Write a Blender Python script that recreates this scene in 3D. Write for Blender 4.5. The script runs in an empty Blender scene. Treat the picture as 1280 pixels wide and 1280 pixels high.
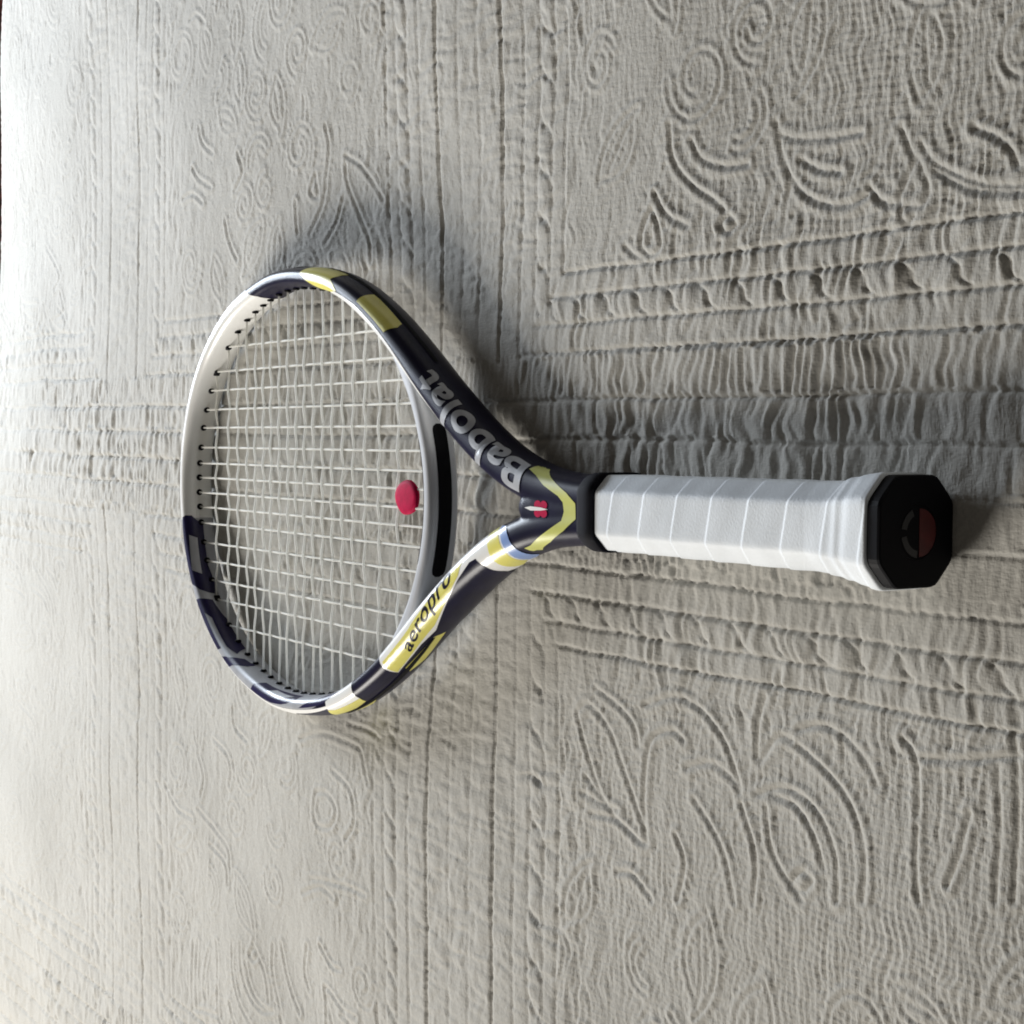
import bpy, bmesh, math
import numpy as np
from mathutils import Vector, Matrix
from mathutils.bvhtree import BVHTree
from mathutils.geometry import tessellate_polygon

# ------------------------------------------------------------------ scene, camera, light
scene = bpy.context.scene
COL = scene.collection
CM = 0.01                                   # all design numbers below are centimetres
scene.render.engine = 'CYCLES'
scene.view_settings.view_transform = 'Standard'
scene.view_settings.look = 'None'
scene.view_settings.gamma = 1.0
scene.view_settings.exposure = 0.0
try: scene.cycles.filter_width = 1.9
except Exception: pass

# the racket lies on the bed: butt end a little higher than the tip
RACKET = Matrix.Translation((0, 0, 1.95*CM)) @ Matrix.Rotation(math.radians(0.66), 4, 'Y')

def camera_matrix():
    """camera solved in the racket's own frame (x butt to tip, z up)"""
    c = Vector((-42.223, -3.168, 44.80)) * CM
    az, el, roll = 0.050666, 0.574618, -0.021258
    fw = Vector((math.cos(el)*math.cos(az), math.cos(el)*math.sin(az), -math.sin(el)))
    right = fw.cross(Vector((0, 0, 1))).normalized(); up = right.cross(fw)
    ir, iu = -up, right                      # the photograph was taken upright and stored turned a quarter
    cr, sr = math.cos(-roll), math.sin(-roll)
    ir, iu = ir*math.cos(0.021258) - iu*math.sin(0.021258), ir*math.sin(0.021258) + iu*math.cos(0.021258)
    m = Matrix((ir, iu, -fw)).transposed().to_4x4(); m.translation = c
    return m
cam_data = bpy.data.cameras.new('camera'); cam = bpy.data.objects.new('camera', cam_data); COL.objects.link(cam)
cam.matrix_world = RACKET @ camera_matrix()
cam_data.sensor_width = 36.0; cam_data.lens = 36.0*2074.58/1280.0
cam_data.clip_start = 0.01; cam_data.clip_end = 50
scene.camera = cam

world = bpy.data.worlds.new('World'); scene.world = world; world.use_nodes = True
bg = world.node_tree.nodes['Background']
bg.inputs[0].default_value = (1.0, 0.92, 0.82, 1); bg.inputs[1].default_value = 0.07

def area_light(name, loc, target, sx, sy, power, colour):
    l = bpy.data.lights.new(name, 'AREA'); l.shape = 'RECTANGLE'; l.size = sx; l.size_y = sy
    l.energy = power; l.color = colour
    o = bpy.data.objects.new(name, l); COL.objects.link(o)
    o.location = loc
    o.rotation_euler = (Vector(target)-Vector(loc)).to_track_quat('-Z', 'Y').to_euler()
    return o
area_light('window_light', (1.90, 2.05, 1.30), (0.5, 0.0, 0.0), 1.1, 1.0, 100, (1.0, 0.955, 0.885))
area_light('far_window_light', (1.95, -0.45, 0.46), (0.9, -0.1, 0.0), 0.7, 0.4, 29, (0.82, 0.90, 1.0))

# ------------------------------------------------------------------ materials
MATS = {}
def material(name, colour, rough=0.5, coat=0.0, spec=0.5, sheen=0.0, bump=None, vary=None, metallic=0.0):
    """procedural principled material; bump = (scale, strength, distance in m); vary = (scale, amount)"""
    m = bpy.data.materials.new(name); m.use_nodes = True
    nt = m.node_tree; b = nt.nodes['Principled BSDF']
    b.inputs['Base Color'].default_value = (*colour, 1); b.inputs['Roughness'].default_value = rough
    b.inputs['Coat Weight'].default_value = coat; b.inputs['Coat Roughness'].default_value = 0.12
    b.inputs['Specular IOR Level'].default_value = spec; b.inputs['Metallic'].default_value = metallic
    b.inputs['Sheen Weight'].default_value = sheen
    tc = nt.nodes.new('ShaderNodeTexCoord')
    if vary:
        n = nt.nodes.new('ShaderNodeTexNoise'); n.inputs['Scale'].default_value = vary[0]; n.inputs['Detail'].default_value = 5
        nt.links.new(tc.outputs['Object'], n.inputs['Vector'])
        r = nt.nodes.new('ShaderNodeValToRGB')
        r.color_ramp.elements[0].position = 0.3; r.color_ramp.elements[1].position = 0.7
        r.color_ramp.elements[0].color = (*[c*(1-vary[1]) for c in colour], 1)
        r.color_ramp.elements[1].color = (*[min(1, c*(1+vary[1])) for c in colour], 1)
        nt.links.new(n.outputs['Fac'], r.inputs['Fac']); nt.links.new(r.outputs['Color'], b.inputs['Base Color'])
    if bump:
        n = nt.nodes.new('ShaderNodeTexNoise'); n.inputs['Scale'].default_value = bump[0]; n.inputs['Detail'].default_value = 4
        nt.links.new(tc.outputs['Object'], n.inputs['Vector'])
        bp = nt.nodes.new('ShaderNodeBump'); bp.inputs['Strength'].default_value = bump[1]; bp.inputs['Distance'].default_value = bump[2]
        nt.links.new(n.outputs['Fac'], bp.inputs['Height']); nt.links.new(bp.outputs['Normal'], b.inputs['Normal'])
    MATS[name] = m
    return m
NAVY = material('navy_paint', (0.007, 0.006, 0.026), 0.34, 0.0, spec=0.16, vary=(60, 0.25), bump=(900, 0.03, 0.0002))
INDIGO = material('indigo_paint', (0.014, 0.011, 0.060), 0.34, 0.0, spec=.3, vary=(60, 0.2))
WHITE = material('white_paint', (0.89, 0.89, 0.87), 0.35, 0.25, vary=(40, 0.03))
YELLOW = material('yellow_paint', (0.80, 0.74, 0.16), 0.38, 0.3, vary=(60, 0.10))
LIME = material('lime_yellow_paint', (0.62, 0.64, 0.16), 0.38, 0.3, vary=(60, 0.10))
SILVER = material('silver_print', (0.42, 0.43, 0.46), 0.42, 0.2, vary=(80, 0.12))
PALE = material('pale_grey_paint', (0.58, 0.60, 0.64), 0.36, 0.3, vary=(50, 0.06))
BLUE = material('blue_paint', (0.22, 0.34, 0.66), 0.38, 0.3, vary=(60, 0.1))
BLACK = material('black_plastic', (0.004, 0.004, 0.006), 0.55, 0.0, spec=.10, bump=(1200, 0.1, 0.0002))
RUBBER = material('black_rubber', (0.005, 0.005, 0.010), 0.75, 0.0, spec=.12, vary=(90, 0.3), bump=(1500, 0.2, 0.0003))
STRING = material('string_polymer', (0.90, 0.90, 0.87), 0.5, 0.0, spec=.3, vary=(200, 0.06))
def let_light_through(m, amount):           # thin pale polymer glows when lit from behind
    nt = m.node_tree; out = [n for n in nt.nodes if n.type == 'OUTPUT_MATERIAL'][0]; b = nt.nodes['Principled BSDF']
    t = nt.nodes.new('ShaderNodeBsdfTranslucent'); t.inputs['Color'].default_value = (0.95, 0.95, 0.92, 1)
    mx = nt.nodes.new('ShaderNodeMixShader'); mx.inputs[0].default_value = amount
    nt.links.new(b.outputs[0], mx.inputs[1]); nt.links.new(t.outputs[0], mx.inputs[2]); nt.links.new(mx.outputs[0], out.inputs['Surface'])
let_light_through(STRING, .5)
GRIP = material('white_overgrip', (0.80, 0.845, 0.89), 0.55, 0.0, spec=0.4, vary=(45, 0.07), bump=(900, 0.35, 0.0004))
RED = material('red_rubber', (0.50, 0.008, 0.065), 0.6, 0.0, spec=.05, vary=(300, 0.15))
DARKRED = material('dark_red_print', (0.085, 0.005, 0.006), 0.5, vary=(200, 0.2))
DARKGREY = material('dark_grey_print', (0.016, 0.016, 0.019), 0.5, vary=(200, 0.2))

def quilt_material():
    m = bpy.data.materials.new('cotton_matelasse'); m.use_nodes = True
    nt = m.node_tree; N = nt.nodes; L = nt.links; b = N['Principled BSDF']
    b.inputs['Roughness'].default_value = 0.85; b.inputs['Sheen Weight'].default_value = 0.15
    b.inputs['Specular IOR Level'].default_value = 0.2
    tc = N.new('ShaderNodeTexCoord')
    n1 = N.new('ShaderNodeTexNoise'); n1.inputs['Scale'].default_value = 9; n1.inputs['Detail'].default_value = 6
    L.new(tc.outputs['Object'], n1.inputs['Vector'])
    r = N.new('ShaderNodeValToRGB')
    r.color_ramp.elements[0].position = 0.3; r.color_ramp.elements[0].color = (0.445, 0.428, 0.382, 1)
    r.color_ramp.elements[1].position = 0.7; r.color_ramp.elements[1].color = (0.520, 0.503, 0.455, 1)
    L.new(n1.outputs['Fac'], r.inputs['Fac'])
    n2 = N.new('ShaderNodeTexNoise'); n2.inputs['Scale'].default_value = 650; n2.inputs['Detail'].default_value = 3
    L.new(tc.outputs['Object'], n2.inputs['Vector'])
    mx = N.new('ShaderNodeMixRGB'); mx.blend_type = 'MULTIPLY'; mx.inputs['Fac'].default_value = 0.35
    L.new(r.outputs['Color'], mx.inputs['Color1']); L.new(n2.outputs['Fac'], mx.inputs['Color2'])
    g = N.new('ShaderNodeGamma'); g.inputs['Gamma'].default_value = 0.85; L.new(mx.outputs['Color'], g.inputs['Color'])
    L.new(g.outputs['Color'], b.inputs['Base Color'])
    # woven slubs: noise stretched both ways
    add = None
    for sc in ((1100, 380, 400), (330, 1000, 400)):
        mp = N.new('ShaderNodeMapping'); mp.inputs['Scale'].default_value = sc
        L.new(tc.outputs['Object'], mp.inputs['Vector'])
        nn = N.new('ShaderNodeTexNoise'); nn.inputs['Scale'].default_value = 1; nn.inputs['Detail'].default_value = 2
        L.new(mp.outputs['Vector'], nn.inputs['Vector'])
        if add is None: add = nn.outputs['Fac']
        else:
            ad = N.new('ShaderNodeMath'); ad.operation = 'ADD'; L.new(add, ad.inputs[0]); L.new(nn.outputs['Fac'], ad.inputs[1]); add = ad.outputs[0]
    bp = N.new('ShaderNodeBump'); bp.inputs['Strength'].default_value = 0.38; bp.inputs['Distance'].default_value = 0.0007
    L.new(add, bp.inputs['Height']); L.new(bp.outputs['Normal'], b.inputs['Normal'])
    return m
QUILT = quilt_material()

def wood_material():
    m = bpy.data.materials.new('red_brown_floor'); m.use_nodes = True
    nt = m.node_tree; N = nt.nodes; L = nt.links; b = N['Principled BSDF']; b.inputs['Roughness'].default_value = 0.5
    tc = N.new('ShaderNodeTexCoord'); mp = N.new('ShaderNodeMapping'); mp.inputs['Scale'].default_value = (3, 30, 3)
    n = N.new('ShaderNodeTexNoise'); n.inputs['Scale'].default_value = 3; n.inputs['Detail'].default_value = 6
    r = N.new('ShaderNodeValToRGB')
    r.color_ramp.elements[0].position = 0.35; r.color_ramp.elements[0].color = (0.03, 0.012, 0.010, 1)
    r.color_ramp.elements[1].position = 0.7; r.color_ramp.elements[1].color = (0.20, 0.055, 0.040, 1)
    L.new(tc.outputs['Object'], mp.inputs['Vector']); L.new(mp.outputs['Vector'], n.inputs['Vector'])
    L.new(n.outputs['Fac'], r.inputs['Fac']); L.new(r.outputs['Color'], b.inputs['Base Color'])
    return m
WOOD = wood_material()

# ------------------------------------------------------------------ helpers
def P3(x, y, z):                            # design point (y towards the picture's top) -> metres
    return Vector((x*CM, -y*CM, z*CM))
def link(name, mesh, mat, parent=None, smooth=True):
    o = bpy.data.objects.new(name, mesh); COL.objects.link(o)
    if mat is not None:
        mesh.materials.clear(); mesh.materials.append(mat)
    if smooth:
        mesh.polygons.foreach_set('use_smooth', [True]*len(mesh.polygons))
    if parent is not None: o.parent = parent
    return o
def to_mesh(bm, name):
    me = bpy.data.meshes.new(name); bm.to_mesh(me); bm.free(); return me
def loft(bm, rings, cap=True):
    """rings: list of equally long point lists"""
    vr = [[bm.verts.new(p) for p in r] for r in rings]
    n = len(vr[0])
    for a, b in zip(vr, vr[1:]):
        for i in range(n):
            bm.faces.new((a[i], a[(i+1) % n], b[(i+1) % n], b[i]))
    if cap:
        bm.faces.new(list(reversed(vr[0]))); bm.faces.new(vr[-1])
    return vr
def interp(x, xs, ys): return float(np.interp(x, xs, ys))
_rng = np.random.default_rng(7)
_TAB = _rng.random((8, 256, 256))
def vnoise(x, y, k=0):
    """smooth value noise in -1..1"""
    xi = np.floor(x).astype(int); yi = np.floor(y).astype(int); fx = x-xi; fy = y-yi
    fx = fx*fx*(3-2*fx); fy = fy*fy*(3-2*fy); T = _TAB[k % 8]
    a = T[xi & 255, yi & 255]; b = T[(xi+1) & 255, yi & 255]; c = T[xi & 255, (yi+1) & 255]; d = T[(xi+1) & 255, (yi+1) & 255]
    return 2*((a*(1-fx)+b*fx)*(1-fy)+(c*(1-fx)+d*fx)*fy)-1

# ------------------------------------------------------------------ floor beyond the bed
me = bpy.data.meshes.new('floor')
me.from_pydata([(-2, -3, -.55), (4, -3, -.55), (4, 3, -.55), (-2, 3, -.55)], [], [(0, 1, 2, 3)])
o = link('floor', me, WOOD, smooth=False); o['kind'] = 'structure'

# ------------------------------------------------------------------ quilted bedspread
MOTIF = [[(1688,1748),(1675,1635),(1629,1546),(1518,1450),(1367,1364),(1304,1316)],
[(1543,1657),(1477,1566),(1328,1506),(1166,1497)],
[(1786,1455),(1693,1346),(1537,1274)],
[(1012,1642),(971,1508),(913,1412),(818,1324),(691,1272),(568,1257),(467,1282)],
[(992,1588),(859,1549),(678,1529),(505,1521)],
[(858,1467),(747,1415),(605,1384)],
[(912,1373),(929,1274),(936,1173)],
[(324,1511),(257,1396),(226,1380)],
[(234,1393),(287,1295),(302,1226),(237,1207),(183,1213),(177,1281),(234,1393)],
[(285,1213),(292,1167),(252,1151),(221,1182)],
[(219,1437),(147,1358),(40,1298),(-79,1249),(-207,1228),(-331,1217)],
[(147,1329),(39,1264),(-79,1221),(-331,1191)],
[(-45,1454),(-147,1406),(-218,1352),(-261,1280)],
[(1808,1387),(1865,1309),(1875,1225),(1804,1176),(1736,1211),(1761,1312),(1808,1387)],
[(1994,1236),(1922,1186),(1851,1166)],
[(1231,1255),(1282,1228),(1334,1266),(1283,1294),(1231,1255)],
[(467,1306),(416,1258),(366,1234),(302,1226)],
[(2350,-999),(2250,-946),(2086,-1038),(1989,-1193),(1893,-1365),(1814,-1536),(1984,-1496),(2146,-1374),(2264,-1181),(2350,-999)],
[(2186,-860),(2024,-915),(1899,-991),(1866,-1098)],
[(1814,-1536),(1832,-1335),(1805,-1126),(1747,-1024),(1601,-984),(1515,-1024)],
[(1809,-885),(1604,-830),(1434,-852),(1296,-937),(1215,-1046),(1160,-1175)],
[(1513,-1132),(1348,-1086),(1213,-1133),(1160,-1192)],
[(1060,-1021),(1050,-866),(1015,-743)],
[(1034,-1033),(937,-917),(839,-918)],
[(1057,-1173),(908,-1121),(764,-1136),(645,-1211),(574,-1342),(571,-1518)],
[(993,-1212),(953,-1373),(852,-1485),(755,-1562)],
[(957,-1155),(810,-1178),(702,-1271),(642,-1405)],
[(710,-1461),(768,-1516),(828,-1488),(770,-1434),(710,-1461)],
[(815,-931),(673,-989),(535,-1077),(455,-1189),(420,-1324),(427,-1484)],
[(816,-865),(676,-828),(540,-855),(428,-932),(361,-1030)],
[(240,-808),(178,-859),(155,-962),(152,-1098)],
[(137,-868),(-95,-837),(-331,-790)],
[(-225,-837),(-239,-1064),(-227,-1327)],
[(-100,-1034),(-65,-1188),(-11,-1319)],
[(152,-1128),(148,-1280),(125,-1411)],
[(-294,-725),(-317,-963),(-308,-1308)],
[(1593,-1454),(1534,-1568),(1588,-1762)],
[(1455,-1265),(1343,-1367),(1260,-1473),(1190,-1667)],
[(1159,-1227),(1079,-1366),(1051,-1479),(1074,-1639)],
[(2044,-1718),(1918,-1709),(1764,-1804)],
[(2311,-1385),(2017,-1426)],
[(2243,-1470),(2048,-1470),(1859,-1546)],
[(2279,-1301),(2113,-1406)],
[(4679,-1498),(4524,-1522),(4448,-1630),(4397,-1717)],
[(4864,-1700),(4652,-1762),(4574,-1869),(4586,-1993),(4703,-2102)],
[(5083,-1877),(4918,-1859),(4809,-1938),(4890,-2053),(5055,-2086),(5111,-2008),(5083,-1877)],
[(5194,-2460),(4807,-2397),(4443,-2386)],
[(5309,-2576),(5053,-2479),(4861,-2497)],
[(4324,-1490),(4226,-1592),(4177,-1724),(4176,-1865)],
[(5312,-1583),(5001,-1498),(4679,-1498)],
[(4680,-1388),(4424,-1398),(4251,-1443)],
[(6730,-1813),(6510,-1867),(6423,-1975),(6467,-2106)],
[(7640,-2278),(7390,-2422),(7101,-2441)],
[(7007,-2349),(6732,-2441),(6511,-2538),(6468,-2706)],
[(6823,-2567),(6555,-2654),(6512,-2822)],
[(7005,-1965),(6913,-2113),(6960,-2267)],
[(6380,-1515),(6338,-1665),(6129,-1737)],
[(11078,-2159),(10704,-2268),(10633,-2441)],
[(11658,-3353),(11339,-3482)],
[(11346,-3842),(11036,-3937)],
[(5097,2271),(5050,2127),(5080,1966),(5126,1792),(5316,1602)],
[(4853,2044),(4677,1966),(4533,1854),(4393,1719)],
[(4853,1990),(4823,1864),(4675,1646),(4588,1503),(4588,1370)],
[(4882,1804),(4972,1650),(5126,1528)],
[(5479,1833),(5462,1617)],
[(5221,1984),(5285,1880),(5189,1841),(5221,1984)],
[(7043,2244),(6933,2159),(6718,2076)],
[(10841,2298),(10817,2007)],
[(10525,2015),(10273,1852),(10137,1718),(10277,1607)],
[(10480,1319),(10284,1221),(9955,1153)],
[(6510,1845),(6442,1687),(6308,1539)],
[(7232,2053),(7044,2060),(6862,1982)],
[(6932,2525),(6860,2402),(6683,2307)],
[(6307,2268),(6241,2125),(6374,2007)],
[(10111,1595),(10005,1414),(10282,1344)]]

def motif_distance():
    """distance to the nearest stitched curve, rastered every 0.1 cm over the bed top"""
    x0, y0, st = -40.0, -70.0, 0.1
    nx, ny = 1650, 1350
    D = np.full((nx, ny), 9.0, np.float32); A = np.zeros((nx, ny), np.float32); off = 0.0
    R = 15
    gx, gy = np.meshgrid(np.arange(-R, R+1), np.arange(-R, R+1), indexing='ij')
    lines = [[(a/100, b/100) for a, b in l] for l in MOTIF]
    base = list(lines)
    for l in base:                            # the same blocks come again beyond the ones in plain view
        mx = sum(p[0] for p in l)/len(l); my = sum(p[1] for p in l)/len(l)
        if mx < 26 and my > 0: lines.append([(a, 54.5-b) for a, b in l]); lines.append([(17.6-a, 55.5-b) for a, b in l])
        if mx < 26 and my < 0: lines.append([(a, -47.0-b) for a, b in l]); lines.append([(17.6-a+51, -46.6-b) for a, b in l]); lines.append([(a+51, b+50.4) for a, b in l if 1] if my < -12 else l)
        if mx < 26 and my > 0: lines.append([(a+102, b) for a, b in l]); lines.append([(119-a, 4.4-b) for a, b in l])
    def stamp(l, off, bias=0.0):
        l = np.array(l, float)
        # Catmull-Rom through the traced points
        Q = np.vstack([2*l[0]-l[1], l, 2*l[-1]-l[-2]]); pts = []
        for i in range(1, len(Q)-2):
            a, b, c, d = Q[i-1], Q[i], Q[i+1], Q[i+2]
            n = max(2, int(np.hypot(*(c-b))/0.11))
            t = np.linspace(0, 1, n, endpoint=False)[:, None]
            pts.append(.5*((2*b)+(-a+c)*t+(2*a-5*b+4*c-d)*t*t+(-a+3*b-3*c+d)*t**3))
        pts = np.vstack(pts)
        arcs = off+np.concatenate([[0], np.cumsum(np.hypot(*np.diff(pts, axis=0).T))]); off = arcs[-1]+3.7
        for (px, py), sa in zip(pts, arcs):
            ix = int((px-x0)/st); iy = int((py-y0)/st)
            if ix < R or iy < R or ix >= nx-R-1 or iy >= ny-R-1: continue
            dd = np.hypot((ix+gx)*st+x0-px, (iy+gy)*st+y0-py)+bias
            w = D[ix-R:ix+R+1, iy-R:iy+R+1]; k = dd < w; w[k] = dd[k]; A[ix-R:ix+R+1, iy-R:iy+R+1][k] = sa
        return off
    for l in lines: off = stamp(l, off, .008)
    # curls and leaves fill what is left of every block
    rg = np.random.default_rng(21)
    for _ in range(5200):
        px = rg.uniform(-8, 118); py = rg.uniform(-56, 50)
        u = abs((px-34.3+25.5) % 51-25.5); v = abs((py-2.2+25.5) % 51-25.5)
        r = rg.uniform(1.2, 2.7)
        if min(u, v)-5.3 < 4.2+.8*r: continue
        ix = int((px-x0)/st); iy = int((py-y0)/st); q = int(r*.8/st)
        if ix < 60 or iy < 60 or ix > nx-60 or iy > ny-60 or D[ix-q:ix+q, iy-q:iy+q].min() < .5: continue
        a0 = rg.uniform(0, 6.28); kind = rg.integers(4); tt = np.linspace(0, 1, 12)
        if kind < 2:                          # curl
            sgn = 1 if kind else -1
            ls = [[(px+r*(1-.72*t)*math.cos(a0+sgn*8*t), py+r*(1-.72*t)*math.sin(a0+sgn*8*t)) for t in np.linspace(0, 1, 22)]]
        elif kind == 2:                       # paired scallops
            ls = [[(px+r*k*math.cos(a0+2.7*t), py+r*k*math.sin(a0+2.7*t)) for t in tt] for k in (1.0, .68)]
        else:                                 # leaf with one open side and a midrib
            L_, W_ = r*1.2, r*.5
            ls = [[(L_*(2*t-1), W_*math.sin(math.pi*t)**.8) for t in tt], [(L_*(.8-1.5*t), -W_*math.sin(math.pi*t)**.8) for t in tt], [(L_*(1.4*t-.8), .12*math.sin(5*t)) for t in tt]]
            ls = [[(px+c*math.cos(a0)-d*math.sin(a0), py+c*math.sin(a0)+d*math.cos(a0)) for c, d in l] for l in ls]
        for l in ls: off = stamp(l, off, .045)
    global MOTIF_A
    MOTIF_A = A
    return D, x0, y0, st

def MOTIF_D(wx, wy, x):
    D, x0, y0, st = MD
    fx = np.clip((wx-x0)/st, 0, D.shape[0]-2.001); fy = np.clip((wy+0.008*(x-12)-y0)/st, 0, D.shape[1]-2.001)
    ix = fx.astype(int); iy = fy.astype(int); fx = fx-ix; fy = fy-iy
    return (D[ix, iy]*(1-fx)+D[ix+1, iy]*fx)*(1-fy)+(D[ix, iy+1]*(1-fx)+D[ix+1, iy+1]*fx)*fy
def bed_height(x, y):
    """height in cm of the matelasse top at design coordinates x, y"""
    # the weave runs a touch askew to the racket and the stitching wanders
    wx = x+0.10*vnoise(x/9, y/7, 0)+0.10*vnoise(x/3, y/3, 1)
    wy = y-0.008*(x-12)+0.12*vnoise(x/8, y/9, 2)+0.05*vnoise(x/2.2, y/3, 3)
    PER = 51.0
    def rel(v, c): return (v-c+PER/2) % PER-PER/2
    u = rel(wx, 34.3); v = rel(wy, 2.2)         # from the centre of the nearest band each way
    au, av = np.abs(u), np.abs(v)
    sd = 5.3-np.minimum(au, av)                  # >0 inside a band, negative inside a block
    inband_h = av < 5.3                          # band running along x
    inband_v = (au < 5.3) & ~inband_h
    blk = ~(inband_h | inband_v)
    h = np.zeros_like(x)
    def groove(d, depth, w): return -depth*np.exp(-(d/w)**2)
    G = np.zeros_like(x)
    for k, dep in ((1.0, .12), (2.95, .14)):
        G = np.minimum(G, np.where(av < 5.3, groove(np.abs(av-k), dep, .10), 0))
        G = np.minimum(G, np.where(inband_v | (av > 5.0), np.where(au < 5.3, groove(np.abs(au-k-(.35 if k > 2 else 0)), dep*(1.15 if k > 2 else .4), .10), 0), 0))
    bs = np.minimum(au, av)-5.3                  # depth into the block from its edge
    for k, dep in ((0, .125), (1.4, .11), (2.75, .10), (3.9, .125)):
        G = np.minimum(G, np.where(bs > -1, groove(np.abs(bs-k), dep, .10)*np.where(av < au, 1, .55), 0))
    # leaf twists in the second frame strip
    along_x = av < au
    a = np.where(along_x, wx, wy); t = (bs-1.4)/1.35
    sg = np.where(along_x, np.sign(v), np.sign(u))
    ph = ((a-sg*(1.9*(t-.5)+.28*np.sin(t*6.283)))/2.35) % 1.0
    tw = np.where((t > 0.05) & (t < .95), groove(np.minimum(ph, 1-ph)*2.35*.6, .08, .10), 0)
    G = np.minimum(G, tw)
    puff = np.where((t > 0) & (t < 1), .05*np.sin(np.clip(t, 0, 1)*math.pi)*np.sin(ph*math.pi)**.5, 0)
    # puckers across every strip: tight ridges at right angles to the stitching
    strip = np.floor(np.where(inband_h, v+30, 0)/1.95).astype(int)
    qx, qy = wx, wy
    wx = wx+.26*vnoise(wx/1.7, wy/1.0+3*strip, 6)+.10*vnoise(wx/.7, wy/.6, 2)
    wy = wy+.20*vnoise(qx/1.2, qy/1.5, 7)
    def crease(n): return 1.9*np.sqrt(np.abs(n)+.004)-1.0
    hx = crease(vnoise(wx/.62+17*strip+.25*wy, wy/2.3+5*strip, 4))*.52+vnoise(wx/.24, wy/1.1+9*strip, 5)*.42
    hy = crease(vnoise(wy/.6, wx/2.0, 6))*.5+vnoise(wy/.22, wx/1.0, 7)*.4
    iso = crease(vnoise(wx/.5, wy/.8, 1))*.5+vnoise(wx/.26, wy/.5, 3)*.4
    rib = np.sin(2*math.pi*(wx/.56+.35*vnoise(wx/3, wy/2, 2)+.18*wy))
    amp = .55+.45*np.clip(vnoise(wx/6, wy/6, 6)+.4, 0, 1)
    outer = inband_h & (av > 2.95)
    pk = np.where(inband_h, .24*hx*np.where(outer, .7, 1.0)+np.where(outer, .05*rib, 0), 0)
    pk = np.where(inband_v, .085*hy+.035*iso+.045*hx, pk)
    fr = blk & (bs < 3.9)
    pk = np.where(fr & along_x, .15*hx+.02*rib, pk)
    pk = np.where(fr & ~along_x, .09*hy+.045*iso, pk)
    inner = blk & (bs >= 3.9)
    dense = np.clip(1.6-(bs-3.9)/3.0, .35, 1)
    pk = np.where(inner, .11*hx*dense+.040*iso+.022*np.sin(2*math.pi*(wx/.36+.5*vnoise(wx/2, wy/1.3, 4)))+.012*np.sin(2*math.pi*wy/.34+2*vnoise(wx/2, wy/2, 5)), pk)
    near_motif = 1-.65*np.exp(-(MOTIF_D(qx, qy, x)/.45)**2)
    h += G+puff+pk*amp*np.where(blk, near_motif, 1)
    wx, wy = qx, qy
    # floral stitching
    d = MOTIF_D(wx, wy, x); x0_, y0_ = MD[1], MD[2]
    sa = MOTIF_A[np.clip(((wx-x0_)/.1).astype(int), 0, MOTIF_A.shape[0]-1), np.clip(((wy+.008*(x-12)-y0_)/.1).astype(int), 0, MOTIF_A.shape[1]-1)]
    ruche = np.sin(2*math.pi*(sa/.46+.8*vnoise(sa/1.3, d*1.5, 3)))*np.clip((d-.12)/.2, 0, 1)*np.clip((1.15-d)/.5, 0, 1)*(.6+.5*vnoise(sa/1.1, sa*.37, 5))
    brk = np.clip(.95+.25*vnoise(wx/1.6, wy/1.6, 4), .7, 1.15)
    echo = .012*np.cos(2*math.pi*d/.42)*np.exp(-d/.9)
    h += np.where(inner | (bs > 3.2), brk*(groove(d, .115, .082)+.058*np.exp(-((d-.27)/.13)**2))+np.where(d < 1.45, echo, 0)+.026*ruche, 0)
    # soft undulation of the mattress, a shallow hollow under the racket's throat
    h += .35*vnoise(x/23+3, y/19, 0)+.16*vnoise(x/9, y/8, 2)
    return h
def bed_sag(x, y):
    return -.85*np.exp(-((x-42)/13)**2-((y-5)/15)**2)

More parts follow.
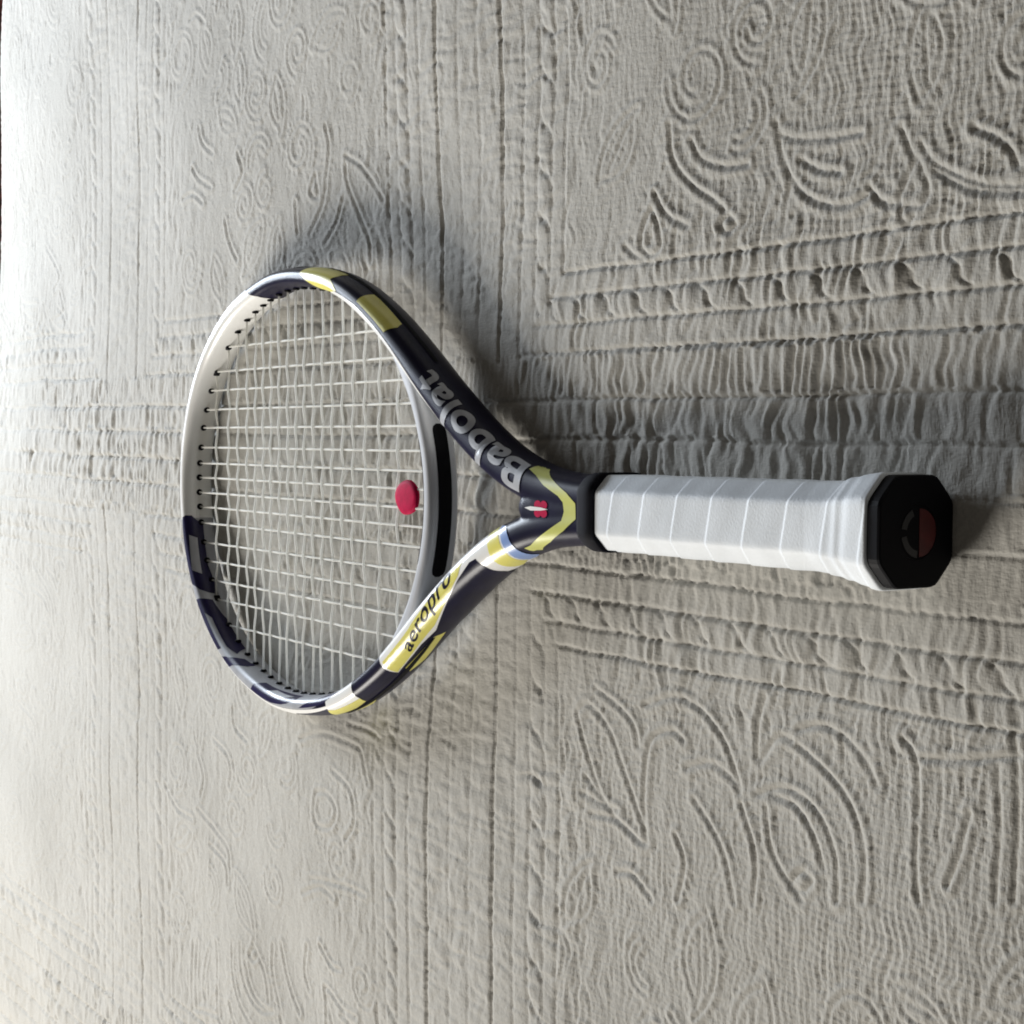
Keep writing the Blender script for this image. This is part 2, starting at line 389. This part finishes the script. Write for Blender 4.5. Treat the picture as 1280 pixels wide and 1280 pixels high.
MD = motif_distance()
def build_bed():
    # rows get wider apart with distance from the photographer's side
    xs = [-60.0]
    while xs[-1] < 117.8:
        x = xs[-1]
        xs.append(x+(1.2 if x < -14 else .4 if x < -8 else .09+.0012*max(0, x+8)))
    xs = np.array(xs); nv = 860
    vv = np.linspace(-1, 1, nv)
    w = np.where(xs < -8, 27, 27+.385*(xs+8))[:, None]
    X = np.repeat(xs[:, None], nv, 1)
    core = np.clip(vv/.93, -1, 1)[None, :]*w
    extra = np.sign(vv)[None, :]*np.clip((np.abs(vv)-.93)/.07, 0, 1)[None, :]**1.0*(96-w)
    Y = core+extra-3.0*(X/120)
    Z = bed_height(X, Y)
    ring = np.exp(-((X)/6)**2-((Y)/5)**2)       # level out under the butt cap so it sits on the cloth
    Z = Z*(1-.6*ring)+bed_sag(X, Y)
    # far edge: the cloth rolls over the mattress and hangs down
    edge = []
    yr = Y[-1]; zr = Z[-1]; xe = X[-1]
    slant = -.11*(yr-18)
    for k in range(1, 13):
        a = k/12*math.pi/2
        edge.append((xe+slant*min(1, k/6)+4.0*math.sin(a), yr, zr*.7-4.0*(1-math.cos(a))))
    for k in range(1, 10):
        edge.append((xe+slant+4.0+.5*vnoise(yr/6, np.full_like(yr, k*.5), 3)*(k/9), yr, zr*0-4-k*5.0))
    # bend the rows before the edge so that the slant is gradual
    f = np.clip((X-94)/22.5, 0, 1)**2
    X = X+f*(-.11*(Y-18))
    for i, e in enumerate(edge):
        k = i+1
        edge[i] = (xe+slant+(4.0*math.sin(min(1, k/12)*math.pi/2))+(e[0]-xe-slant-4.0 if k > 12 else 0), e[1], e[2])
    X = np.vstack([X]+[np.array(e[0])[None, :]*np.ones((1, nv)) for e in edge])
    Y = np.vstack([Y]+[e[1][None, :] for e in edge]); Z = np.vstack([Z]+[(e[2]*np.ones(nv))[None, :] for e in edge])
    nr = X.shape[0]
    co = np.stack([X*CM, -Y*CM, Z*CM], -1).reshape(-1, 3).astype(np.float32)
    idx = np.arange(nr*nv).reshape(nr, nv)
    q = np.stack([idx[:-1, :-1], idx[:-1, 1:], idx[1:, 1:], idx[1:, :-1]], -1).reshape(-1, 4)
    me = bpy.data.meshes.new('bedspread')
    me.vertices.add(len(co)); me.vertices.foreach_set('co', co.ravel())
    me.loops.add(q.size); me.loops.foreach_set('vertex_index', q.ravel().astype(np.int32))
    me.polygons.add(len(q)); me.polygons.foreach_set('loop_start', np.arange(0, q.size, 4, dtype=np.int32))
    me.polygons.foreach_set('loop_total', np.full(len(q), 4, np.int32))
    me.update(calc_edges=True); me.validate()
    if me.polygons[0].normal.z < 0: me.flip_normals()
    return me
bed = link('bedspread', build_bed(), QUILT)
bed['kind'] = 'structure'

# ------------------------------------------------------------------ racket
racket = bpy.data.objects.new('tennis_racket', None); COL.objects.link(racket)
racket.matrix_world = RACKET
racket.empty_display_size = .05
racket['label'] = 'navy, white and yellow tennis racket with white wrapped handle lying on the quilted bedspread'
racket['category'] = 'tennis racket'

# outer outline of one half, from the handle to the tip (x, distance from the axis)
OUT = [(17, 1.50), (18.5, 1.55), (20.5, 1.66), (23.5, 2.02), (26.5, 2.90), (29.5, 4.35), (33, 6.50), (36, 8.52), (39.3, 10.55), (43, 12.30), (46.5, 13.28),
       (51, 13.75), (55, 13.45), (60, 12.02), (64, 9.45), (66.5, 6.5), (67.95, 3.2), (68.4, 0)]
def half_path():
    pts = OUT+[(67.95, -3.2)]; pts = [(15.5, 1.45)]+pts
    Q = np.array(pts, float); res = []
    for i in range(1, len(Q)-2):
        a, b, c, d = Q[i-1], Q[i], Q[i+1], Q[i+2]
        t = np.linspace(0, 1, 40, endpoint=False)[:, None]
        res.append(.5*((2*b)+(-a+c)*t+(2*a-5*b+4*c-d)*t*t+(-a+3*b-3*c+d)*t**3))
    res.append(Q[-2][None, :]); return np.vstack(res)
HALF = half_path()
_full = np.vstack([HALF, (HALF*[1, -1])[::-1][1:]])       # +y arm, tip, -y arm
_arc = np.concatenate([[0], np.cumsum(np.hypot(*np.diff(_full, axis=0).T))]); _arc -= _arc[len(HALF)-1]
ARC = -_arc[::-1]; PATH = _full[::-1]                         # s > 0 on the +y (upper) arm, s = 0 at the tip
SMAX = ARC[-1]
WIDTH = ([17, 20, 24, 26, 30, 34, 38, 43, 51, 60, 68.3], [2.0, 2.0, 1.95, 1.9, 1.78, 1.62, 1.42, 1.28, 1.20, 1.32, 1.25])
HEIGHT = ([17, 20, 24, 30, 34, 40, 51, 60, 68.3], [2.5, 2.55, 2.55, 2.6, 2.6, 2.5, 2.4, 2.3, 2.2])
def station(s):
    x = interp(s, ARC, PATH[:, 0]); y = interp(s, ARC, PATH[:, 1])
    e = .15; tx = interp(s+e, ARC, PATH[:, 0])-interp(s-e, ARC, PATH[:, 0]); ty = interp(s+e, ARC, PATH[:, 1])-interp(s-e, ARC, PATH[:, 1])
    l = math.hypot(tx, ty) or 1
    return x, y, -(-ty/l), -(tx/l)           # outline point and outward normal
def surf(s, th):
    """point on the frame: th 0 outward, 90 top, 180 towards the strings, degrees"""
    x, y, nx, ny = station(s)
    w = interp(x, *WIDTH); hh = interp(x, *HEIGHT)
    c, sn = math.cos(math.radians(th)), math.sin(math.radians(th))
    p = 2.3 if c > 0 else 2.9
    a = w/2*math.copysign(abs(c)**(2/p), c); z = hh/2*math.copysign(abs(sn)**(2/2.5), sn)
    return (x+nx*(a-w/2), y+ny*(a-w/2), z)

def build_frame():
    bm = bmesh.new()
    S = np.linspace(-SMAX, SMAX, 420)
    loft(bm, [[P3(*surf(s, th)) for th in np.arange(0, 360, 9)] for s in S])
    # shaft filling the fork
    rings = []
    for x, hw, hh in ((17, 1.42, 1.24), (20, 1.5, 1.26), (22, 1.6, 1.26), (23.4, 1.5, 1.24), (24.2, 1.1, 1.2), (24.7, .6, 1.05)):
        r = []
        for th in np.arange(0, 360, 10):
            c, sn = math.cos(math.radians(th)), math.sin(math.radians(th))
            r.append(P3(x, hw*math.copysign(abs(c)**.8, c), hh*math.copysign(abs(sn)**.62, sn)))
        rings.append(r)
    loft(bm, rings)
    bmesh.ops.recalc_face_normals(bm, faces=bm.faces)
    me = to_mesh(bm, 'frame_draft')
    tmp = bpy.data.objects.new('frame_draft', me); COL.objects.link(tmp)
    md = tmp.modifiers.new('r', 'REMESH'); md.mode = 'VOXEL'; md.voxel_size = .00075
    sm = tmp.modifiers.new('s', 'SMOOTH'); sm.factor = .5; sm.iterations = 9
    dg = bpy.context.evaluated_depsgraph_get()
    out = bpy.data.meshes.new_from_object(tmp.evaluated_get(dg)); out.name = 'frame'
    bpy.data.objects.remove(tmp); return out
def bridge_point(q, th, grow=0.0):
    """bridge closing the string bed above the throat: q -1..1 across, th 0 towards the handle, 90 top"""
    ang = q*math.radians(40)
    ex, ey = 50.85-16.55*math.cos(ang), 12.6*math.sin(ang)
    nx, ny = -math.cos(ang)/16.55, math.sin(ang)/12.6; l = math.hypot(nx, ny); nx, ny = nx/l, ny/l
    w = .95+1.3*max(0, abs(q)-.42)**1.2; hh = 1.85+.35*abs(q)**2
    c, sn = math.cos(math.radians(th)), math.sin(math.radians(th))
    a = w/2+(w/2+grow)*math.copysign(abs(c)**.6, c); z = (hh/2+grow)*math.copysign(abs(sn)**.6, sn)
    return P3(ex+nx*a, ey+ny*a, z)
def bridge_strip(q0, q1, ths, grow, n=41, close=False):
    bm = bmesh.new()
    loft(bm, [[bridge_point(q, t, grow) for t in ths] for q in np.linspace(q0, q1, n)], cap=close) if close else None
    if not close:
        rows = [[bm.verts.new(bridge_point(q, t, grow)) for t in ths] for q in np.linspace(q0, q1, n)]
        for r0, r1 in zip(rows, rows[1:]):
            for i in range(len(ths)-1): bm.faces.new((r0[i], r0[i+1], r1[i+1], r1[i]))
    bmesh.ops.recalc_face_normals(bm, faces=bm.faces)
    return to_mesh(bm, 'bridge')
bridge = link('bridge', bridge_strip(-.9, .9, list(np.arange(0, 360, 8)), 0, 61, True), PALE, racket)
def rounded_slot(q0, q1, t0, t1, grow, name, mat, parent):
    """black insert let into the bridge, with round ends"""
    bm = bmesh.new(); n = 60; out = []
    rq = .055
    for i in range(n):
        q = q0+(q1-q0)*i/(n-1)
        d = min(q-q0, q1-q); k = 1 if d > rq else math.sqrt(max(.02, 1-((rq-d)/rq)**2))
        mid, hf = (t0+t1)/2, (t1-t0)/2*k
        out.append([bridge_point(q, mid+hf*u, grow) for u in np.linspace(-1, 1, 7)])
    rows = [[bm.verts.new(p) for p in r] for r in out]
    for r0, r1 in zip(rows, rows[1:]):
        for i in range(6): bm.faces.new((r0[i], r0[i+1], r1[i+1], r1[i]))
    bmesh.ops.recalc_face_normals(bm, faces=bm.faces)
    return link(name, to_mesh(bm, name), mat, parent)
rounded_slot(-.43, .43, -13, 15, .03, 'slot_insert', BLACK, bridge)
rounded_slot(-.42, .40, 128, 232, .05, 'grommet_strip', BLACK, bridge)

frame_mesh = build_frame()
frame = link('frame', frame_mesh, NAVY, racket)
FV = [v.co.copy() for v in frame_mesh.vertices]
BVH = BVHTree.FromPolygons(FV, [tuple(p.vertices) for p in frame_mesh.polygons])

def plan(x, y, side=1):
    """point on the frame straight below (x, y) seen from above"""
    hit = BVH.ray_cast(P3(x, y, 5*side), Vector((0, 0, -side)))
    if hit[0] is None:
        hit = BVH.find_nearest(P3(x, y, .6))
    return hit[0]
def snap(co, lift):
    loc, nor, _, _ = BVH.find_nearest(co)
    return loc+nor*lift*CM
def fine(bm, limit):
    for _ in range(6):
        es = [e for e in bm.edges if e.calc_length() > limit]
        if not es: break
        bmesh.ops.subdivide_edges(bm, edges=es, cuts=1)
        bmesh.ops.triangulate(bm, faces=bm.faces)
def paint(name, outline, mat, mode='st', lift=.022, step=None, label=None, holes=()):
    """a flat printed area on the frame: the outline is in (s, th) or in plan (x, y)"""
    k = (1.0, .02) if mode == 'st' else (1.0, 1.0)
    pts = [(a*k[0], b*k[1]) for a, b in outline]
    dens = []
    for (a, b), (c, d) in zip(pts, pts[1:]+pts[:1]):
        n = max(1, int(math.hypot(c-a, d-b)/.22))
        dens += [(a+(c-a)*i/n, b+(d-b)*i/n) for i in range(n)]
    bm = bmesh.new()
    vs = [bm.verts.new((a, b, 0)) for a, b in dens]
    for t in tessellate_polygon([[Vector((a, b, 0)) for a, b in dens]]):
        try: bm.faces.new([vs[i] for i in t])
        except ValueError: pass
    fine(bm, .3)
    for v in bm.verts:
        a, b = v.co.x/k[0], v.co.y/k[1]
        co = P3(*surf(a, b)) if mode == 'st' else plan(a, b)
        v.co = snap(co, lift)
    bmesh.ops.recalc_face_normals(bm, faces=bm.faces)
    for f in bm.faces:                       # face outward
        if BVH.find_nearest(f.calc_center_median())[1].dot(f.normal) < 0: f.normal_flip()
    o = link(name, to_mesh(bm, name), mat, frame)
    if label: o['label'] = label
    return o
def text_mesh(body, size, bold, shear=0.0):
    c = bpy.data.curves.new('t', 'FONT'); c.body = body; c.size = size; c.offset = bold; c.shear = shear; c.space_character = 1.06
    t = bpy.data.objects.new('t', c); COL.objects.link(t)
    me = bpy.data.meshes.new_from_object(t.evaluated_get(bpy.context.evaluated_depsgraph_get()))
    bpy.data.objects.remove(t); return me
def lettering(name, body, mat, place, size=1.0, bold=.03, shear=0.0, sx=1.0, lift=.034):
    """letters printed on the frame; place(u, v) -> surface point, u along the word 0..1, v up the letter"""
    me = text_mesh(body, size, bold, shear)
    bm = bmesh.new(); bm.from_mesh(me)
    bmesh.ops.remove_doubles(bm, verts=bm.verts, dist=1e-5)
    bmesh.ops.triangulate(bm, faces=bm.faces); fine(bm, .16*size)
    x0 = min(v.co.x for v in bm.verts); x1 = max(v.co.x for v in bm.verts)
    for v in bm.verts:
        v.co = snap(place((v.co.x-x0)/(x1-x0), v.co.y/size), lift)
    for f in bm.faces:
        if BVH.find_nearest(f.calc_center_median())[1].dot(f.normal) < 0: f.normal_flip()
    return link(name, to_mesh(bm, name), mat, frame)
# printed colours of the frame, outlines in (distance from the tip, angle round the section)
paint('tip_paint', [(18.6, 55), (19.4, 93), (20.2, 133), (20.4, 172), (20.4, 255), (-2.6, 255), (-2.6, 78), (-14, 74), (-24, 72), (-31, 80), (-31, 66), (-26.2, 46), (-25.5, 10), (-24.5, -60), (18.2, -60), (18.3, 0)], WHITE, label='white painted tip of the frame')
paint('inner_wall_paint', [(-2.5, 79), (-14, 75), (-24, 73), (-29, 80), (-31.2, 110), (-30, 255), (-2.5, 255)], SILVER, lift=.020)
paint('letter_shape', [(-2.45, 93), (-2.35, 120), (-2.4, 150), (-3.1, 184), (-6.5, 180), (-8.1, 186), (-9.1, 186), (-8.9, 160), (-8.4, 123), (-7.5, 79), (-4.8, 79)], INDIGO, lift=.034)
paint('letter_slot', [(-3.9, 128), (-4.2, 163), (-7.2, 155), (-6.7, 111)], SILVER, lift=.046)
paint('letter_shape', [(-8.9, 79), (-9.6, 166), (-11.7, 182), (-15.3, 186), (-15.9, 152), (-14.6, 133), (-11.3, 135), (-10.5, 107), (-14.3, 101), (-13.9, 79)], INDIGO, lift=.034)
paint('letter_shape', [(-14.7, 79), (-15.7, 110), (-16.8, 164), (-18.0, 176), (-17.9, 150), (-16.9, 110), (-16.1, 79)], INDIGO, lift=.034)
paint('letter_shape', [(-19.8, 76), (-20.2, 110), (-21, 152), (-24.1, 160), (-26.8, 154), (-26.6, 122), (-25.4, 94), (-23, 79)], INDIGO, lift=.034)
paint('letter_slot', [(-22.1, 116), (-23, 148), (-26, 138), (-24.1, 108)], PALE, lift=.046)
paint('letter_shape', [(-27.1, 84), (-29, 112), (-31.1, 136), (-32.7, 122), (-30.8, 92)], INDIGO, lift=.034)
# lower arm
paint('white_band', [(-31, 80), (-31.0, 110), (-30.6, 225), (-34.9, 225), (-34.7, 92), (-34.65, 37), (-31.6, 46), (-30.95, 58)], WHITE)
paint('yellow_band', [(-30.9, 57), (-31.6, 45.5), (-34.65, 36.5), (-34.3, 9), (-32.7, 3), (-30.2, 5)], YELLOW)
paint('yellow_band', [(-31, -20), (-33.4, -4), (-34.4, -11), (-32.8, -38)], YELLOW)
paint('arm_paint', [(-38.85, 13), (-40.1, 16), (-42.2, 20), (-44.2, 12), (-46, 8), (-50.9, -5), (-51.3, -24), (-53.1, -20), (-54, 0), (-53.7, 55), (-53.3, 113), (-52.7, 144), (-52.4, 225), (-38.9, 225), (-38.7, 100)], WHITE, label='white and yellow painted lower arm of the throat')
paint('yellow_panel', [(-39.0, 84), (-42.0, 88), (-45.5, 97), (-48.3, 103), (-49.3, 104), (-48.6, 84), (-46.5, 52), (-44.3, 28), (-42.2, 26), (-40.1, 19), (-38.9, 16)], YELLOW, lift=.036)
paint('navy_blade', [(-50.5, 87), (-50.85, 50), (-50.95, 3), (-50.6, -40), (-48, -60), (-46, -50), (-44.4, -30), (-43.0, 8), (-44.0, 16), (-46.4, 47), (-48.5, 76), (-49.9, 90)], NAVY, lift=.036)
paint('yellow_band', [(-43.2, 5), (-43.9, -8), (-40.2, -24), (-38.9, -10), (-39.4, 6)], YELLOW)
paint('yellow_stripe', [(-51.8, 150), (-52.6, 150), (-52.75, 111), (-52.9, 50), (-52.7, -8), (-51.7, -22), (-51.6, -3), (-51.7, 60)], YELLOW, lift=.036)
paint('blue_stripe', [(-52.85, 135), (-53.4, 118), (-53.75, 60), (-54.0, -2), (-53.2, -14), (-52.85, -8), (-53.05, 50), (-52.9, 111)], BLUE, lift=.038)
paint('channel_strip', [(-31, -7), (-34.5, -8), (-38.8, -6), (-43, 2), (-43, 7), (-38.8, 4), (-34.5, 1), (-31, 0)], BLACK, lift=.05)
# upper arm
paint('yellow_band', [(35.1, 78), (35.15, 40), (35.2, 8), (36, 7), (39, 10), (39.3, 29), (38.95, 82)], YELLOW)
paint('yellow_band', [(27.1, 75), (27.5, 40), (28.0, -8), (31.6, 4), (31.6, 40), (31.3, 66), (32.4, 97), (31.6, 120), (29.7, 139), (28.2, 102)], YELLOW)
paint('white_edge', [(31.8, 104), (35, 92), (40, 96), (44, 108), (47, 122), (47, 235), (31, 235), (31, 140)], WHITE)
paint('channel_strip', [(24, -2), (31, -2), (43, -2), (43, 4), (31, 4), (24, 4)], BLACK, lift=.05)
# shaft
paint('chevron_stripe', [(23.65, 2.06), (22.97, 1.94), (22.0, 1.50), (20.35, .82), (19.62, .36), (19.58, -.36), (20.6, -.95), (22.0, -1.52), (23.0, -1.82), (24.0, -2.16), (24.3, -1.95), (23.7, -1.78), (22.9, -1.42), (22.05, -1.06), (20.72, -.48), (20.52, -.05), (20.62, .38), (21.0, .66), (22.25, 1.12), (23.1, 1.55), (23.9, 1.85)], LIME, mode='plan')
for k in range(4):
    a = math.radians(45+90*k)
    paint('emblem_petal', [(22.45+.36*math.cos(a)+.30*math.cos(t), .0+.27*math.sin(a)+.21*math.sin(t)) for t in np.linspace(0, 2*math.pi, 12, endpoint=False)], RED, mode='plan', lift=.03)
paint('emblem_bar', [(23.85, .02), (23.3, .10), (22.4, .07), (21.8, .0), (22.4, -.07), (23.3, -.10)], WHITE, mode='plan', lift=.045)
def place_brand(u, v):
    s = 54.55-10.9*u; b = interp(u, [0, .2, 1], [34, 25, 24]); t = interp(u, [0, .15, .3, .6, .85, 1], [112, 114, 118, 124, 112, 104])
    return P3(*surf(s, b+(t-b)*v/.73))
lettering('brand_lettering', 'Babolat', SILVER, place_brand, bold=.028)
def place_model(u, v):
    s = -41.3-6.7*u; b = interp(u, [0, .5, 1], [31, 62, 88]); t = interp(u, [0, .4, .8, 1], [70, 104, 126, 128])
    return P3(*surf(s, b+(t-b)*v/.70))
lettering('model_lettering', 'aeropro', NAVY, place_model, bold=.012, shear=.15, lift=.05)


# ------------------------------------------------------------------ strings and grommets
MAINS = [.52, 1.52, 2.62, 3.98, 5.22, 6.52, 7.78, 9.38]
CROSS = [64.05, 62.0, 60.45, 58.95, 57.65, 56.42, 55.3, 54.02, 52.75, 51.57, 50.42, 49.2, 47.95, 46.62, 45.31, 43.93, 42.44, 40.72, 38.55]
ECX, EA, EB = 50.85, 16.5, 12.6
def tube(pts, r, n=6):
    bm = bmesh.new(); rings = []
    for i, p in enumerate(pts):
        t = (pts[min(i+1, len(pts)-1)]-pts[max(i-1, 0)]).normalized()
        a = t.cross(Vector((0, 0, 1))).normalized(); b = t.cross(a)
        rings.append([p+(a*math.cos(k*2*math.pi/n)+b*math.sin(k*2*math.pi/n))*r for k in range(n)])
    loft(bm, rings); bmesh.ops.recalc_face_normals(bm, faces=bm.faces)
    return bm
main_ys = sorted([m for m in MAINS]+[-m for m in MAINS])
ends = []
WEAVE = .056
for i, y in enumerate(main_ys):
    hx = EA*math.sqrt(1-(y/EB)**2); x0, x1 = ECX-hx, ECX+hx
    keys = [(x0-.5, 0)]+[(x, WEAVE*(1 if (i+j) % 2 else -1)) for j, x in reversed(list(enumerate(CROSS))) if x0+.3 < x < x1-.3]+[(x1+.5, 0)]
    xs = np.array([k[0] for k in keys]); zs = np.array([k[1] for k in keys])
    X = np.linspace(xs[0], xs[-1], 130); k = np.clip(np.searchsorted(xs, X)-1, 0, len(xs)-2)
    f = (X-xs[k])/(xs[k+1]-xs[k]); f = f*f*(3-2*f); Z = zs[k]*(1-f)+zs[k+1]*f
    link('main_string', to_mesh(tube([P3(a, y, b) for a, b in zip(X, Z)], .067*CM), 'main_string'), STRING, racket)
    ends += [((x0, y, 0), (1, 0)), ((x1, y, 0), (-1, 0))]
for j, x in enumerate(CROSS):
    hy = EB*math.sqrt(max(0, 1-((x-ECX)/EA)**2))
    keys = [(-hy-.5, 0)]+[(y, -WEAVE*1.1*(1 if (i+j) % 2 else -1)) for i, y in enumerate(main_ys) if abs(y) < hy-.3]+[(hy+.5, 0)]
    ys = np.array([k[0] for k in keys]); zs = np.array([k[1] for k in keys])
    Yv = np.linspace(ys[0], ys[-1], 110); k = np.clip(np.searchsorted(ys, Yv)-1, 0, len(ys)-2)
    f = (Yv-ys[k])/(ys[k+1]-ys[k]); f = f*f*(3-2*f); Z = zs[k]*(1-f)+zs[k+1]*f
    bow = .07*vnoise(Yv/3.1+j*7.3, np.full_like(Yv, j*1.7), 3)*np.clip((hy-np.abs(Yv))/2, 0, 1)
    link('cross_string', to_mesh(tube([P3(x+b, a, c) for a, b, c in zip(Yv, bow, Z)], .069*CM), 'cross_string'), STRING, racket)
    ends += [((x, -hy, 0), (0, 1)), ((x, hy, 0), (0, -1))]
bm = bmesh.new()
loft(bm, [[Vector((d*CM, math.cos(k*math.pi/5)*r*CM, math.sin(k*math.pi/5)*r*CM)) for k in range(10)] for d, r in ((-.45, .22), (.07, .22), (.13, .18), (.135, .08))])
bmesh.ops.recalc_face_normals(bm, faces=bm.faces)
grommet_mesh = to_mesh(bm, 'grommet'); grommet_mesh.materials.append(BLACK)
for (x, y, z), (dx, dy) in ends:
    # find the inner wall of the hoop along the string
    o_ = P3(x+dx*2.0, y+dy*2.0, 0); d_ = Vector((-dx, dy, 0))
    hit = BVH.ray_cast(o_, d_)
    loc = hit[0] if hit[0] is not None else P3(x, y, 0)
    g = bpy.data.objects.new('grommet', grommet_mesh); COL.objects.link(g); g.parent = racket
    g.location = loc; g.rotation_euler = (0, 0, math.atan2(-dy, dx))

# ------------------------------------------------------------------ handle
def octagon(th, wy, hz, ch=.36, rnd=26):
    """radius of a softened octagonal section at angle th"""
    c, s = math.cos(th), math.sin(th)
    d = ((abs(c)/wy)**rnd+(abs(s)/hz)**rnd+((abs(c)/wy+abs(s)/hz)/(2-ch))**rnd)
    return d**(-1/rnd)
PITCH = 2.25
def grip_scale(x): return interp(x, [0, .5, .9, 1.5, 2.2, 3.0, 4.2, 20], [1.21, 1.25, 1.25, 1.205, 1.12, 1.05, 1.0, .985])
def build_grip():
    bm = bmesh.new(); rings = []
    n = 96
    xs = [.62, .66]+list(np.linspace(.72, 18.25, 352))+[18.31, 18.35]
    for i, x in enumerate(xs):
        k = grip_scale(x); r = []
        end = .10 if i == 0 else .03 if i == 1 else .03 if i == len(xs)-2 else .10 if i == len(xs)-1 else 0
        for j in range(n):
            th = 2*math.pi*j/n
            q = octagon(th, 1.70, 1.56, .44, 44)*k
            f = ((x-.35)/PITCH-th/(2*math.pi)) % 1.0
            step = .045*f/.95 if f < .95 else .045*(1-f)/.05
            if x < 3.6: step += .022*math.sin(x*8.5+.8*math.sin(th*2))*max(0, 1-abs(x-2.4)/1.0)
            wob = .008*math.sin(1.3*x+th*2)+.004*math.sin(4.1*x-3*th)
            q += step+wob-end
            r.append(P3(x, q*math.cos(th), q*math.sin(th)))
        rings.append(r)
    loft(bm, rings); bmesh.ops.recalc_face_normals(bm, faces=bm.faces)
    return to_mesh(bm, 'overgrip')
link('overgrip', build_grip(), GRIP, racket)
bm = bmesh.new(); rings = []
for x, k in ((17.7, 1.0), (17.75, 1.06), (18.6, 1.055), (19.0, 1.0), (19.2, .97), (19.25, .90)):
    rings.append([P3(x, math.cos(t)*octagon(t, 1.70, 1.54)*k, math.sin(t)*octagon(t, 1.70, 1.54)*k) for t in np.linspace(0, 2*math.pi, 72, endpoint=False)])
loft(bm, rings); bmesh.ops.recalc_face_normals(bm, faces=bm.faces)
link('grip_collar', to_mesh(bm, 'grip_collar'), RUBBER, racket)
bm = bmesh.new(); rings = []
def butt(t, k): return octagon(t, 2.06, 1.90, .47, 34)*k
for x, k in ((1.4, .97), (.5, 1.0), (.12, 1.0), (.03, .985), (0, .955), (0, .60), (.06, .585), (.06, .3)):
    rings.append([P3(x, math.cos(t)*(butt(t, k) if k > .9 else k*1.7), math.sin(t)*(butt(t, k) if k > .9 else k*1.7)) for t in np.linspace(0, 2*math.pi, 80, endpoint=False)])
loft(bm, rings); bmesh.ops.recalc_face_normals(bm, faces=bm.faces)
cap = link('butt_cap', to_mesh(bm, 'butt_cap'), BLACK, racket, smooth=False)
def face_shape(name, outline, mat, x):
    bm = bmesh.new()
    a = [bm.verts.new(P3(x, p, q)) for p, q in outline]; b = [bm.verts.new(P3(x+.06, p, q)) for p, q in outline]
    bm.faces.new(a); n = len(a)
    for i in range(n): bm.faces.new((a[i], a[(i+1) % n], b[(i+1) % n], b[i]))
    bmesh.ops.recalc_face_normals(bm, faces=bm.faces)
    return link(name, to_mesh(bm, name), mat, cap, smooth=False)
def arc(r0, r1, a0, a1, n=18, cy=-.04, cz=-.16):
    A = [math.radians(a0+(a1-a0)*i/n) for i in range(n+1)]
    return [(cy+r1*math.cos(t), cz+r1*math.sin(t)) for t in A]+([(cy+r0*math.cos(t), cz+r0*math.sin(t)) for t in reversed(A)] if r0 else [])
face_shape('emblem_half', arc(0, .88, 180, 360), DARKRED, .035)
face_shape('emblem_ring', arc(.66, .92, 25, 80), DARKGREY, .030)
face_shape('emblem_ring', arc(.66, .92, 100, 172), DARKGREY, .030)

# ------------------------------------------------------------------ vibration dampener clipped to the two middle strings
bm = bmesh.new(); rings = []
for r, z in ((.60, -.14), (.88, -.12), (.95, -.03), (.96, .09), (.90, .155), (.72, .19), (.40, .205), (.08, .21)):
    rings.append([P3(r*1.28*math.cos(t)*(1+.03*math.sin(3*t+1)), r*math.sin(t)*(1+.03*math.sin(4*t)), z) for t in np.linspace(0, 2*math.pi, 40, endpoint=False)])
loft(bm, rings); bmesh.ops.recalc_face_normals(bm, faces=bm.faces)
damp = link('vibration_dampener', to_mesh(bm, 'vibration_dampener'), RED)
damp.matrix_world = RACKET @ Matrix.Translation(P3(37.4, .06, 0))
damp['label'] = 'small round red vibration dampener clipped to the racket strings above the throat'
damp['category'] = 'dampener'
